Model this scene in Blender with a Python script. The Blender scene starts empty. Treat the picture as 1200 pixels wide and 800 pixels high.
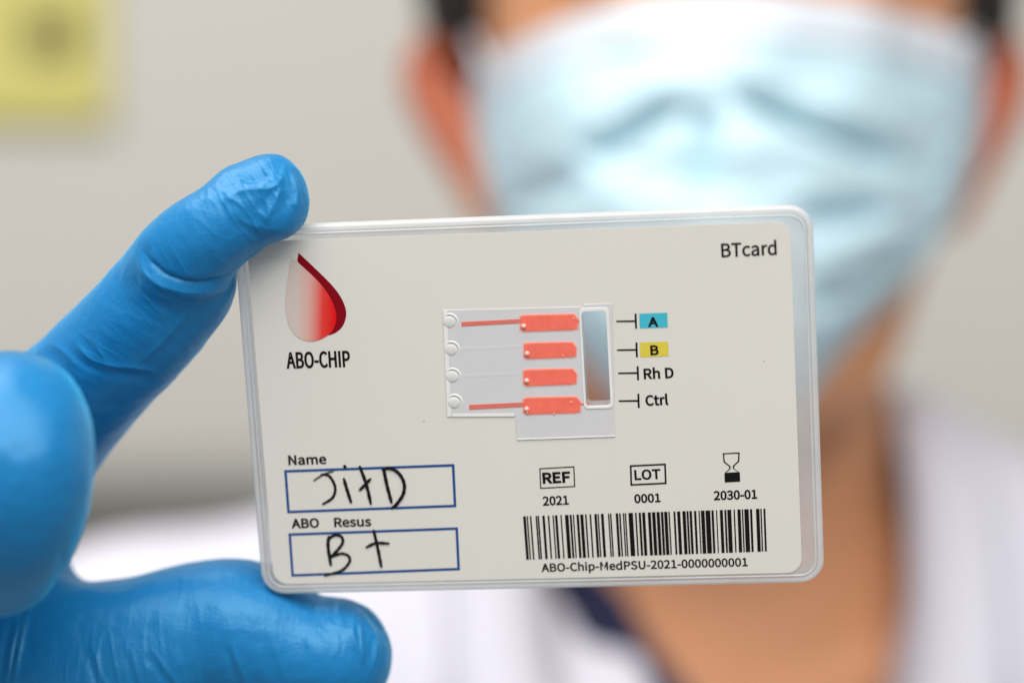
import bpy, bmesh, math, random
import numpy as np
from mathutils import Vector, Matrix, noise

# ------------------------------------------------------------------ camera, world, lamps, exposure
scene = bpy.context.scene
col = scene.collection
D = 0.38                      # camera to the card, metres
FPX = 2988.0                  # focal length in photograph pixels (1200 wide)
cam_d = bpy.data.cameras.new('camera')
cam_d.sensor_width = 36.0
cam_d.lens = FPX * 36.0 / 1200.0
cam_d.clip_start = 0.02
cam_d.clip_end = 50.0
cam_d.dof.use_dof = True
cam_d.dof.focus_distance = D + 0.0005
cam_d.dof.aperture_fstop = 6.4
cam_d.dof.aperture_blades = 0
cam = bpy.data.objects.new('camera', cam_d)
cam.location = (0, -D, 0)
cam.rotation_euler = (math.radians(90), 0, 0)
col.objects.link(cam)
scene.camera = cam

world = bpy.data.worlds.new('World')
scene.world = world
world.use_nodes = True
bg = world.node_tree.nodes['Background']
bg.inputs['Color'].default_value = (0.93, 0.965, 1.0, 1)
bg.inputs['Strength'].default_value = 0.35

def lamp(name, loc, aim, sx, sy, power, color):
    l = bpy.data.lights.new(name, 'AREA')
    l.shape = 'RECTANGLE'; l.size = sx; l.size_y = sy; l.energy = power; l.color = color
    o = bpy.data.objects.new(name, l)
    o.location = loc
    o.rotation_euler = (Vector(aim) - Vector(loc)).to_track_quat('-Z', 'Y').to_euler()
    col.objects.link(o)
    return o
# a ceiling panel over the hand, and an added fill lamp above the camera
lamp('unseen_lamp', (-0.50, 0.00, 1.10), (-0.05, 0.02, 0), 1.2, 0.6, 13.5, (1.0, 0.985, 0.96))
lamp('unseen_lamp', (0.15, -1.15, 1.20), (0.05, 0.25, 0), 2.0, 1.2, 47.0, (1.0, 0.985, 0.96))

vs = scene.view_settings
vs.view_transform = 'Standard'; vs.look = 'None'; vs.exposure = -0.06; vs.gamma = 1.0
vs.use_curve_mapping = False
scene.cycles.transparent_max_bounces = 24
scene.cycles.max_bounces = 10
scene.cycles.caustics_reflective = False
scene.cycles.caustics_refractive = False
scene.cycles.sample_clamp_indirect = 4.0

# ------------------------------------------------------------------ helpers
def at(u, v, ymm):
    """photograph pixel at a depth of ymm millimetres beyond the card plane -> point in mm"""
    d = D * 1000 + ymm
    return np.array([(u - 600) / FPX * d, ymm, (400 - v) / FPX * d])

def rad(rpx, ymm):
    return rpx / FPX * (D * 1000 + ymm)

def tag(o, label=None, cat=None, group=None, kind=None):
    if label: o['label'] = label
    if cat: o['category'] = cat
    if group: o['group'] = group
    if kind: o['kind'] = kind
    return o

def link(name, me, mat, parent=None, smooth=True):
    o = bpy.data.objects.new(name, me)
    col.objects.link(o)
    if mat:
        me.materials.clear(); me.materials.append(mat)
    if smooth:
        me.polygons.foreach_set('use_smooth', [True] * len(me.polygons))
    if parent: o.parent = parent
    return o

def empty(name, loc=(0, 0, 0)):
    o = bpy.data.objects.new(name, None)
    o.location = loc
    o.empty_display_size = 0.02
    col.objects.link(o)
    return o

def mesh_from(name, verts, faces):
    me = bpy.data.meshes.new(name)
    me.from_pydata([tuple(map(float, v)) for v in verts], [], faces)
    me.update()
    return me

# ---- materials
def lin(r, g, b):
    f = lambda c: ((c / 255 + 0.055) / 1.055) ** 2.4 if c > 10 else c / 255 / 12.92
    return (f(r), f(g), f(b), 1)

def material(name, color, rough=0.5, spec=0.5, var=0.06, vscale=40.0, bump=0.0, bscale=300.0, sheen=0.0, coat=0.0, sss=0.0, sss_col=None):
    m = bpy.data.materials.new(name); m.use_nodes = True
    nt = m.node_tree; n = nt.nodes; l = nt.links
    p = n['Principled BSDF']
    p.inputs['Roughness'].default_value = rough
    p.inputs['Specular IOR Level'].default_value = spec
    if sheen: p.inputs['Sheen Weight'].default_value = sheen
    if coat: p.inputs['Coat Weight'].default_value = coat; p.inputs['Coat Roughness'].default_value = 0.25
    if sss:
        p.inputs['Subsurface Weight'].default_value = sss
        p.inputs['Subsurface Radius'].default_value = sss_col or (1, .3, .15)
        p.inputs['Subsurface Scale'].default_value = 0.004
    tc = n.new('ShaderNodeTexCoord')
    nz = n.new('ShaderNodeTexNoise'); nz.inputs['Scale'].default_value = vscale; nz.inputs['Detail'].default_value = 4
    l.new(tc.outputs['Object'], nz.inputs['Vector'])
    mx = n.new('ShaderNodeMix'); mx.data_type = 'RGBA'
    mx.inputs[6].default_value = (color[0] * (1 - var), color[1] * (1 - var), color[2] * (1 - var), 1)
    mx.inputs[7].default_value = (min(1, color[0] * (1 + var)), min(1, color[1] * (1 + var)), min(1, color[2] * (1 + var)), 1)
    l.new(nz.outputs['Fac'], mx.inputs[0]); l.new(mx.outputs[2], p.inputs['Base Color'])
    if bump:
        b = n.new('ShaderNodeBump'); b.inputs['Strength'].default_value = 1.0; b.inputs['Distance'].default_value = bump
        nb = n.new('ShaderNodeTexNoise'); nb.inputs['Scale'].default_value = bscale; nb.inputs['Detail'].default_value = 3
        l.new(tc.outputs['Object'], nb.inputs['Vector']); l.new(nb.outputs['Fac'], b.inputs['Height'])
        l.new(b.outputs['Normal'], p.inputs['Normal'])
    return m

def clear_plastic(name, body, haze, rough=0.08, tint=(0.97, 0.98, 0.98), gloss=1.0, back=0.45):
    """transparent plastic: Fresnel gloss over a mostly clear body with some milky haze"""
    m = bpy.data.materials.new(name); m.use_nodes = True
    nt = m.node_tree; n = nt.nodes; l = nt.links
    n.remove(n['Principled BSDF'])
    out = n['Material Output']
    tr = n.new('ShaderNodeBsdfTransparent'); tr.inputs['Color'].default_value = (*tint, 1)
    df = n.new('ShaderNodeBsdfDiffuse'); df.inputs['Color'].default_value = (*body, 1)
    tl = n.new('ShaderNodeBsdfTranslucent'); tl.inputs['Color'].default_value = (*body, 1)
    milk = n.new('ShaderNodeMixShader'); milk.inputs[0].default_value = back
    l.new(df.outputs[0], milk.inputs[1]); l.new(tl.outputs[0], milk.inputs[2])
    mx = n.new('ShaderNodeMixShader'); 
    tc = n.new('ShaderNodeTexCoord'); nz = n.new('ShaderNodeTexNoise'); nz.inputs['Scale'].default_value = 160
    mr = n.new('ShaderNodeMapRange'); mr.inputs['To Min'].default_value = haze * 0.75; mr.inputs['To Max'].default_value = min(1, haze * 1.25)
    l.new(tc.outputs['Object'], nz.inputs['Vector']); l.new(nz.outputs['Fac'], mr.inputs['Value']); l.new(mr.outputs['Result'], mx.inputs[0])
    l.new(tr.outputs[0], mx.inputs[1]); l.new(milk.outputs[0], mx.inputs[2])
    gl = n.new('ShaderNodeBsdfGlossy'); gl.inputs['Roughness'].default_value = rough
    fr = n.new('ShaderNodeFresnel'); fr.inputs['IOR'].default_value = 1.49
    m2 = n.new('ShaderNodeMixShader')
    gm = n.new('ShaderNodeMath'); gm.operation = 'MULTIPLY'; gm.inputs[1].default_value = gloss; l.new(fr.outputs[0], gm.inputs[0])
    l.new(gm.outputs[0], m2.inputs[0]); l.new(mx.outputs[0], m2.inputs[1]); l.new(gl.outputs[0], m2.inputs[2])
    l.new(m2.outputs[0], out.inputs['Surface'])
    return m

M = {}
M['wall'] = material('wall_paint', lin(194, 190, 182), 0.7, 0.3, 0.03, 3)
M['recess'] = material('recess_grey', lin(186, 183, 166), 0.8, 0.3, 0.05, 5)
M['note'] = material('yellow_paper', lin(198, 189, 114), 0.7, 0.2, 0.03, 20)
M['ink'] = material('black_ink', (0.008, 0.007, 0.007, 1), 0.8, 0.08, 0.2, 400)
M['pen'] = material('marker_ink', (0.008, 0.007, 0.007, 1), 0.6, 0.15, 0.3, 500)
M['pen_faint'] = material('faint_marker_ink', lin(92, 88, 82), 0.6, 0.3, 0.25, 900)
M['dust'] = material('dust', lin(160, 156, 146), 0.8, 0.1, 0.2, 900)
M['blue_print'] = material('blue_print', lin(22, 72, 136), 0.5, 0.3, 0.08, 300)
M['cyan_print'] = material('cyan_print', lin(64, 178, 196), 0.5, 0.3, 0.04, 300)
M['yellow_print'] = material('yellow_print', lin(214, 196, 66), 0.5, 0.3, 0.04, 300)
M['dark_red'] = material('dark_red_print', lin(128, 4, 20), 0.7, 0.1, 0.05, 300)
M['label'] = material('label_stock', lin(216, 212, 203), 0.40, 0.4, 0.02, 45)
M['case'] = clear_plastic('clear_case', (0.92, 0.92, 0.93), 0.40, gloss=0.5)
M['rim'] = clear_plastic('frosted_rim', (0.99, 0.99, 0.98), 0.60, 0.12, gloss=0.3, back=0.45)
M['chip'] = material('silicone_chip', lin(206, 204, 204), 0.25, 0.5, 0.03, 500)
M['port'] = material('silicone_port', lin(212, 210, 207), 0.18, 0.6, 0.02, 500)
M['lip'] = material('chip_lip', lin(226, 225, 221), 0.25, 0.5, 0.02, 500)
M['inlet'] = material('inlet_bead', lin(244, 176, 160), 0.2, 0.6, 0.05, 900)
M['blood'] = material('diluted_blood', lin(244, 112, 92), 0.25, 0.5, 0.16, 900)
M['blood_edge'] = material('blood_edge', lin(232, 168, 156), 0.25, 0.5, 0.10, 900)
M['blood_thin'] = material('thin_blood', lin(214, 112, 98), 0.35, 0.5, 0.12, 1500)
M['glove'] = material('nitrile_glove', (0.008, 0.165, 0.405, 1), 0.40, 0.6, 0.06, 60, bump=0.00006, bscale=1900)
M['glove'].node_tree.nodes['Principled BSDF'].inputs['Specular Tint'].default_value = (0.45, 0.85, 1.0, 1)
_g = M['glove'].node_tree.nodes['Principled BSDF']
_g.inputs['Sheen Weight'].default_value = 0.9; _g.inputs['Sheen Roughness'].default_value = 0.35; _g.inputs['Sheen Tint'].default_value = (0.10, 0.62, 1.0, 1)
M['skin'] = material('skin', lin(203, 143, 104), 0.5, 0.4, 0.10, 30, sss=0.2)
def redder_shaded_ears(m):
    """ears redder than the cheeks, with their shade put into the colour: blend by distance from the middle of the head"""
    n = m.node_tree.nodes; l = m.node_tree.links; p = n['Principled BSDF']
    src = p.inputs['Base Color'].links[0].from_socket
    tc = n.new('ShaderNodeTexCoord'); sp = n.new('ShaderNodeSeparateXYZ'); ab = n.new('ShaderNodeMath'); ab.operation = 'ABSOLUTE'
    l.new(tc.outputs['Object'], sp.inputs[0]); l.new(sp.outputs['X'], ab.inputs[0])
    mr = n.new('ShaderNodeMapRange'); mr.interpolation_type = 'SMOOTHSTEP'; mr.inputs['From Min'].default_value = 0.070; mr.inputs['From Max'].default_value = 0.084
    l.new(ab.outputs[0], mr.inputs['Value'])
    mx = n.new('ShaderNodeMix'); mx.data_type = 'RGBA'; mx.inputs[7].default_value = lin(176, 92, 60)  # reddish ear tone, darkened further to stand for shade
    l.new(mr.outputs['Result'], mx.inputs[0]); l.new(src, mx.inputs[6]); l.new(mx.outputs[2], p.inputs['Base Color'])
redder_shaded_ears(M['skin'])
M['hair'] = material('black_hair', (0.012, 0.010, 0.009, 1), 0.5, 0.4, 0.3, 200)
M['coat'] = material('white_cotton', lin(203, 201, 211), 0.85, 0.2, 0.02, 30)
M['shirt'] = material('navy_cotton', lin(38, 40, 66), 0.85, 0.2, 0.08, 60)
M['mask'] = material('blue_nonwoven', lin(203, 229, 238), 0.75, 0.25, 0.03, 60)
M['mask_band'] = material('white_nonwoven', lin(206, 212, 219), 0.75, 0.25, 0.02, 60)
M['eye'] = material('eye_white', lin(225, 220, 214), 0.2, 0.5, 0.03, 60)
M['iris'] = material('dark_iris', (0.02, 0.012, 0.008, 1), 0.2, 0.5, 0.1, 60)

def drop_material():
    m = bpy.data.materials.new('drop_gradient_print'); m.use_nodes = True
    n = m.node_tree.nodes; l = m.node_tree.links; p = n['Principled BSDF']
    p.inputs['Roughness'].default_value = 0.7; p.inputs['Specular IOR Level'].default_value = 0.1
    tc = n.new('ShaderNodeTexCoord'); sp = n.new('ShaderNodeSeparateXYZ'); cr = n.new('ShaderNodeValToRGB')
    l.new(tc.outputs['Object'], sp.inputs[0])
    ma = n.new('ShaderNodeMath'); ma.operation = 'MULTIPLY_ADD'; ma.inputs[1].default_value = -0.10     # the gradient leans a little
    l.new(sp.outputs['Z'], ma.inputs[0]); l.new(sp.outputs['X'], ma.inputs[2])
    mr = n.new('ShaderNodeMapRange'); mr.inputs['From Min'].default_value = -0.0358; mr.inputs['From Max'].default_value = -0.0287
    l.new(ma.outputs[0], mr.inputs['Value']); l.new(mr.outputs['Result'], cr.inputs['Fac'])
    e = cr.color_ramp.elements
    e[0].position = 0.0; e[0].color = lin(206, 190, 180)
    e[1].position = 0.86; e[1].color = lin(214, 6, 14)
    a = e.new(0.26); a.color = lin(216, 166, 154)
    b = e.new(0.56); b.color = lin(222, 62, 56)
    l.new(cr.outputs['Color'], p.inputs['Base Color'])
    return m
M['drop'] = drop_material()

# ---- implicit surfaces: blend smooth shapes on a grid, then mesh the zero level (surface nets)
class Field:
    def __init__(self, lo, hi, h):
        self.lo = np.array(lo, float); self.h = h
        self.n = np.ceil((np.array(hi) - self.lo) / h).astype(int) + 1
        self.ax = [(self.lo[i] + np.arange(self.n[i]) * h).astype(np.float32) for i in range(3)]
        self.F = np.full(self.n, 60.0, np.float32)
    def grid(self):
        return np.ix_(self.ax[0], self.ax[1], self.ax[2])
    def sl(self, c, m):
        s = []
        for i in range(3):
            a = int(max(0, math.floor((c[i] - m - self.lo[i]) / self.h))); b = int(min(self.n[i], math.ceil((c[i] + m - self.lo[i]) / self.h) + 1))
            if b <= a: return None
            s.append(slice(a, b))
        return tuple(s)
    def tube(self, pts, k=1.5, step=0.10, squash=(1, 1, 1)):
        """pts: (point mm, radius mm); dense spheres along a Catmull-Rom path"""
        P = np.array([np.r_[p, r] for p, r in pts], float)
        Q = np.vstack([2 * P[0] - P[1], P, 2 * P[-1] - P[-2]])
        S = []
        for i in range(1, len(Q) - 2):
            L = np.linalg.norm(Q[i + 1, :3] - Q[i, :3]); m = max(2, int(L / (step * min(Q[i, 3], Q[i + 1, 3]))))
            for t in np.arange(m) / m:
                a, b, c, d = Q[i - 1], Q[i], Q[i + 1], Q[i + 2]
                S.append(0.5 * (2 * b + (c - a) * t + (2 * a - 5 * b + 4 * c - d) * t * t + (3 * b - a - 3 * c + d) * t ** 3))
        S.append(Q[-2])
        G = np.full(self.n, 60.0, np.float32)
        for s in S:
            sl = self.sl(s, s[3] + k * 2 + 3 * self.h)
            if sl is None: continue
            x, y, z = np.ix_(self.ax[0][sl[0]], self.ax[1][sl[1]], self.ax[2][sl[2]])
            d = np.sqrt(((x - s[0]) / squash[0]) ** 2 + ((y - s[1]) / squash[1]) ** 2 + ((z - s[2]) / squash[2]) ** 2) - s[3]
            np.minimum(G[sl], d, out=G[sl])
        self.blend(G, k)
    def ellipsoid(self, c, r, k=1.5):
        x, y, z = self.grid()
        q = np.sqrt(((x - c[0]) / r[0]) ** 2 + ((y - c[1]) / r[1]) ** 2 + ((z - c[2]) / r[2]) ** 2)
        self.blend(((q - 1) * min(r)).astype(np.float32), k)
    def blend(self, G, k):
        if k <= 0: np.minimum(self.F, G, out=self.F); return
        hh = np.maximum(k - np.abs(self.F - G), 0) / k
        self.F = np.minimum(self.F, G) - hh * hh * k * 0.25
    def carve(self, G, k=2.0):
        G = -G
        hh = np.maximum(k - np.abs(self.F - G), 0) / k
        self.F = np.maximum(self.F, G) + hh * hh * k * 0.25
    def mesh(self, smooth=2):
        F = self.F; n = self.n; h = self.h
        neg = F < 0
        cn = np.zeros(n - 1, np.int8)
        for dx in (0, 1):
            for dy in (0, 1):
                for dz in (0, 1):
                    cn += neg[dx:n[0] - 1 + dx, dy:n[1] - 1 + dy, dz:n[2] - 1 + dz]
        cells = np.argwhere((cn > 0) & (cn < 8))
        idx = np.full(n - 1, -1, np.int32)
        idx[cells[:, 0], cells[:, 1], cells[:, 2]] = np.arange(len(cells))
        acc = np.zeros((len(cells), 3)); cnt = np.zeros(len(cells))
        co = [np.array(c) for c in ((0, 0, 0), (1, 0, 0), (0, 1, 0), (1, 1, 0), (0, 0, 1), (1, 0, 1), (0, 1, 1), (1, 1, 1))]
        for a, b in ((0, 1), (2, 3), (4, 5), (6, 7), (0, 2), (1, 3), (4, 6), (5, 7), (0, 4), (1, 5), (2, 6), (3, 7)):
            A = cells + co[a]; B = cells + co[b]
            va = F[A[:, 0], A[:, 1], A[:, 2]].astype(float); vb = F[B[:, 0], B[:, 1], B[:, 2]].astype(float)
            m = (va < 0) != (vb < 0)
            t = np.where(m, va / np.where(m, va - vb, 1), 0)[:, None]
            acc += np.where(m[:, None], co[a] + t * (co[b] - co[a]), 0); cnt += m
        V = self.lo + (cells + acc / cnt[:, None]) * h
        quads = []
        for ax in range(3):
            s0 = [slice(None)] * 3; s1 = [slice(None)] * 3
            s0[ax] = slice(0, -1); s1[ax] = slice(1, None)
            E = np.argwhere(neg[tuple(s0)] != neg[tuple(s1)])
            o1, o2 = (ax + 1) % 3, (ax + 2) % 3
            E = E[(E[:, o1] > 0) & (E[:, o2] > 0) & (E[:, o1] < n[o1] - 1) & (E[:, o2] < n[o2] - 1)]
            e1 = np.zeros(3, int); e1[o1] = 1; e2 = np.zeros(3, int); e2[o2] = 1
            g = lambda q: idx[q[:, 0], q[:, 1], q[:, 2]]
            q = np.stack([g(E - e1 - e2), g(E - e2), g(E), g(E - e1)], 1)
            flip = ~neg[E[:, 0], E[:, 1], E[:, 2]]
            q[flip] = q[flip][:, ::-1]
            quads.append(q)
        Qd = np.vstack(quads); Qd = Qd[(Qd >= 0).all(1)]
        for _ in range(smooth):
            A = np.zeros_like(V); c = np.zeros(len(V))
            for i in range(4):
                j = (i + 1) % 4
                np.add.at(A, Qd[:, i], V[Qd[:, j]]); np.add.at(c, Qd[:, i], 1)
                np.add.at(A, Qd[:, j], V[Qd[:, i]]); np.add.at(c, Qd[:, j], 1)
            V = V * 0.5 + 0.5 * A / np.maximum(c, 1)[:, None]
        return V, Qd

def largest(V, Q):
    """keep the largest connected piece"""
    lab_ = np.arange(len(V))
    for _ in range(400):
        m = lab_[Q].min(1); old = lab_.copy()
        for i in range(4): np.minimum.at(lab_, Q[:, i], m)
        lab_ = lab_[lab_]
        if (old == lab_).all(): break
    ids, cnt = np.unique(lab_, return_counts=True)
    keep = lab_ == ids[cnt.argmax()]
    mp = np.cumsum(keep) - 1
    return V[keep], mp[Q[keep[Q].all(1)]]

def fast_mesh(name, V, Q):
    me = bpy.data.meshes.new(name)
    me.vertices.add(len(V)); me.vertices.foreach_set('co', (V * 0.001).astype(np.float32).ravel())
    k = Q.shape[1]
    me.loops.add(Q.size); me.loops.foreach_set('vertex_index', Q.astype(np.int32).ravel())
    me.polygons.add(len(Q)); me.polygons.foreach_set('loop_start', np.arange(0, Q.size, k, dtype=np.int32))
    me.update(calc_edges=True); me.validate()
    return me

def normals(V, Q):
    N = np.zeros_like(V)
    fn = np.cross(V[Q[:, 2]] - V[Q[:, 0]], V[Q[:, 3]] - V[Q[:, 1]])
    for i in range(4): np.add.at(N, Q[:, i], fn)
    return N / (np.linalg.norm(N, axis=1)[:, None] + 1e-12)

def subdivide(V, Q, smooth=1):
    """each quad into four; then a light relax"""
    E = np.sort(np.vstack([Q[:, [0, 1]], Q[:, [1, 2]], Q[:, [2, 3]], Q[:, [3, 0]]]), 1)
    U, inv = np.unique(E[:, 0].astype(np.int64) * len(V) + E[:, 1], return_inverse=True)
    em = (V[U // len(V)] + V[U % len(V)]) / 2
    fm = V[Q].mean(1)
    nq = len(Q); e = inv.reshape(4, nq) + len(V); f = np.arange(nq) + len(V) + len(U)
    V2 = np.vstack([V, em, fm])
    Q2 = np.vstack([np.stack([Q[:, i], e[i], f, e[(i + 3) % 4]], 1) for i in range(4)])
    for _ in range(smooth):
        A = np.zeros_like(V2); c = np.zeros(len(V2))
        for i in range(4):
            j = (i + 1) % 4
            np.add.at(A, Q2[:, i], V2[Q2[:, j]]); np.add.at(c, Q2[:, i], 1)
        V2 = V2 * 0.5 + 0.5 * A / np.maximum(c, 1)[:, None]
    return V2, Q2

def smoothline(pts, m=6):
    P = np.array(pts, float)
    if len(P) < 3: return P
    Q = np.vstack([2 * P[0] - P[1], P, 2 * P[-1] - P[-2]]); out = []
    for i in range(1, len(Q) - 2):
        for t in np.arange(m) / m:
            a, b, c, d = Q[i - 1], Q[i], Q[i + 1], Q[i + 2]
            out.append(0.5 * (2 * b + (c - a) * t + (2 * a - 5 * b + 4 * c - d) * t * t + (3 * b - a - 3 * c + d) * t ** 3))
    out.append(Q[-2])
    return np.array(out)

def line_dist(P, line):
    """unsigned distance, side (+ right of travel in image axes), position 0..1 along the line"""
    best = np.full(len(P), 1e9); side = np.zeros(len(P)); pos = np.zeros(len(P))
    n = len(line) - 1
    for i in range(n):
        a, b = line[i], line[i + 1]; d = b - a; L2 = (d * d).sum() + 1e-12
        t = np.clip(((P - a) @ d) / L2, 0, 1)
        w = P - (a + t[:, None] * d); r = np.hypot(w[:, 0], w[:, 1])
        m = r < best
        best[m] = r[m]; side[m] = np.sign(d[0] * w[m, 1] - d[1] * w[m, 0]); pos[m] = (i + t[m]) / n
    return best, side, pos

def project(V):
    d = D * 1000 + V[:, 1]
    return np.stack([600 + V[:, 0] / d * FPX, 400 - V[:, 2] / d * FPX], 1)

# ------------------------------------------------------------------ setting: the wall with its rounded lower edge, and what lies below
def build_wall():
    y0 = 1080.0; zb = -52.0; r = 50.0
    prof = [(y0, 900.0), (y0, 300.0), (y0, zb)]
    for i in range(1, 13):
        a = math.radians(90 * i / 12)
        prof.append((y0 + r * (1 - math.cos(a)), zb - r * math.sin(a)))
    prof.append((y0 + 400, zb - r))
    xs = (-3500.0, -500.0, 0.0, 500.0, 3500.0)
    V = [(x / 1000, y / 1000, z / 1000) for x in xs for (y, z) in prof]
    k = len(prof)
    Fc = [(i * k + j, i * k + j + 1, (i + 1) * k + j + 1, (i + 1) * k + j) for i in range(len(xs) - 1) for j in range(k - 1)]
    w = link('wall', mesh_from('wall', V, Fc), M['wall'])
    tag(w, kind='structure')
    V = [(-3.5, 1.47, -0.9), (3.5, 1.47, -0.9), (3.5, 1.47, -0.106), (-3.5, 1.47, -0.106)]
    b = link('wall_recess', mesh_from('wall_recess', V, [(0, 1, 2, 3)]), M['recess'], smooth=False)
    tag(b, kind='structure')
build_wall()

def plate_mesh(name, outline, holes, y0, y1):
    """flat plate in the card's x/z plane between depths y0 (front) and y1 (back), in mm"""
    bm = bmesh.new()
    loops = [outline] + holes
    edges = []
    front = []
    for lp in loops:
        vs_ = [bm.verts.new((p[0] / 1000, y0 / 1000, p[1] / 1000)) for p in lp]
        front.append(vs_)
        edges += [bm.edges.new((vs_[i], vs_[(i + 1) % len(vs_)])) for i in range(len(vs_))]
    r = bmesh.ops.triangle_fill(bm, edges=edges, use_beauty=True, normal=(0, -1, 0))
    faces = [f for f in r['geom'] if isinstance(f, bmesh.types.BMFace)]
    for f in faces:
        f.normal_update()
        if f.normal.y > 0: f.normal_flip()
    if y1 is not None:
        back = {v: bm.verts.new((v.co.x, y1 / 1000, v.co.z)) for lp in front for v in lp}
        for f in faces:
            bm.faces.new([back[v] for v in reversed(f.verts)])
        for lp in front:
            for i in range(len(lp)):
                a, b = lp[i], lp[(i + 1) % len(lp)]
                bm.faces.new((a, b, back[b], back[a]))
        bmesh.ops.recalc_face_normals(bm, faces=bm.faces)
    me = bpy.data.meshes.new(name); bm.to_mesh(me); bm.free()
    return me

def rounded(x0, z0, x1, z1, r, seg=8):
    pts = []
    for cx, cz, a0 in ((x1 - r, z1 - r, 0), (x0 + r, z1 - r, 90), (x0 + r, z0 + r, 180), (x1 - r, z0 + r, 270)):
        for i in range(seg + 1):
            a = math.radians(a0 + 90 * i / seg)
            pts.append((cx + r * math.cos(a), cz + r * math.sin(a)))
    return pts

# yellow note on the wall
def build_note():
    a = at(-62, -36, 1079); b = at(131, 149, 1079)
    root = empty('sticky_note', ((a[0] + b[0]) / 2000, 1.0795, b[2] / 1000))
    w = (b[0] - a[0]) / 2; h = a[2] - b[2]
    V = []; Fc = []
    n = 8
    for j in range(n + 1):
        for i in range(n + 1):
            t = j / n
            V.append(((-w + 2 * w * i / n) / 1000, (-0.4 - 5.0 * (1 - t) ** 2.5) / 1000, h * t / 1000))
    for j in range(n):
        for i in range(n):
            q = j * (n + 1) + i; Fc.append((q, q + 1, q + n + 2, q + n + 1))
    o = link('paper', mesh_from('paper', V, Fc), M['note'], root)
    md = o.modifiers.new('thickness', 'SOLIDIFY'); md.thickness = 0.0002
    c = at(60, 44, 1077); cx = c[0] - (a[0] + b[0]) / 2; cz = c[2] - b[2]
    strokes = [(-12, -13, -6, 13), (6, -13, 12, 13), (-6, -3, 6, 3), (-6, 8, 6, 13), (-6, -13, 6, -8)]
    bm = bmesh.new()
    for x0, z0, x1, z1 in strokes:
        vs_ = [bm.verts.new(((cx + x) / 1000, -0.0019, (cz + z) / 1000)) for x, z in ((x0, z0), (x1, z0), (x1, z1), (x0, z1))]
        bm.faces.new(vs_)
    me = bpy.data.meshes.new('mark'); bm.to_mesh(me); bm.free()
    link('printed_mark', me, M['ink'], root, smooth=False)
    tag(root, 'yellow sticky note with a dark mark on the pale wall', 'sticky note')
build_note()

# ------------------------------------------------------------------ the card
CARD_R = np.array([[0.9929003754163286, 0.10446008186019048, -0.056894075226462386],
                   [-0.11431958213721641, 0.9701622320895312, -0.21381364915978418],
                   [0.032861491720314336, 0.21879975942585805, 0.9752162773647167]])
CARD_T = np.array([2.61092, 1.65456, -9.67633])
CW, CH = 86.0, 57.214

def pc(u, v):
    """where the ray through a photograph pixel meets the card's front: card-local x, z in mm"""
    d = np.array([(u - 600) / FPX, 1.0, (400 - v) / FPX]); o = np.array([0, -D * 1000, 0])
    nrm = CARD_R[:, 1]
    t = nrm @ (CARD_T - o) / (nrm @ d)
    p = CARD_R.T @ (o + t * d - CARD_T)
    return np.array([p[0], p[2]])

card = empty('blood_typing_card')
mw = Matrix.Identity(4)
for i in range(3):
    for j in range(3): mw[i][j] = CARD_R[i, j]
    mw[i][3] = CARD_T[i] / 1000
card.matrix_world = mw
tag(card, 'rectangular grey blood typing card in a clear plastic case, held by the blue glove', 'card')

def rect_px(u0, v0, u1, v1):
    a = pc(u0, v1); b = pc(u1, v0)
    return a[0], a[1], b[0], b[1]

slot = rounded(*[float(q) for q in (pc(687, 474)[0], pc(700, 475)[1], pc(713, 420)[0], pc(700, 364)[1])], 0.6, 5)
slot_hole = [(x, z) for x, z in slot]

def build_case():
    prof = [(1.1, 3.3), (0.45, 3.15), (0.1, 2.75), (0.0, 2.2), (0.0, 0.5), (0.05, 0.25), (0.18, 0.08), (0.42, 0.0), (0.8, 0.02)]
    # outer shell: the rim, then the flat clear plate inside it
    def ring(ins, y):
        return [(x / 1000, y / 1000, z / 1000) for x, z in rounded(-CW / 2 + ins, -CH / 2 + ins, CW / 2 - ins, CH / 2 - ins, max(3.6 - ins, 0.6), 8)]
    def rings(name, pr, mat, parent):
        V = []; Fc = []
        for ins, y in pr: V += ring(ins, y)
        k = len(V) // len(pr)
        for j in range(len(pr) - 1):
            for i in range(k):
                Fc.append((j * k + i, j * k + (i + 1) % k, (j + 1) * k + (i + 1) % k, (j + 1) * k + i))
        me = mesh_from(name, V, Fc)
        bm = bmesh.new(); bm.from_mesh(me); bmesh.ops.recalc_face_normals(bm, faces=bm.faces); bm.to_mesh(me); bm.free()
        return link(name, me, mat, parent)
    pl = plate_mesh('case', rounded(-CW / 2 + 0.8, -CH / 2 + 0.8, CW / 2 - 0.8, CH / 2 - 0.8, 2.8), [slot_hole], 0.04, 3.2)
    case = link('case', pl, M['case'], card, smooth=False)
    tag(case, 'clear plastic case around the card')
    rings('rim', prof, M['rim'], case)
    rings('rim_ridge', [(1.05, 0.05), (1.10, -0.06), (1.20, -0.10), (1.30, -0.06), (1.36, 0.05)], M['rim'], case)
build_case()

chip_out = [pc(*q) for q in ((519, 363), (683, 359), (683, 356.5), (718, 355), (721, 511), (606, 515), (604, 487), (524, 488))]
lab = link('label', plate_mesh('label', rounded(-CW / 2 + 2.0, -CH / 2 + 1.7, CW / 2 - 3.3, CH / 2 - 2.1, 2.3), [slot_hole], -0.14, 0.0), M['label'], card, smooth=False)
tag(lab, 'grey printed label of the card')
YP = -0.18      # print sits a hair above the label

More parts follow.
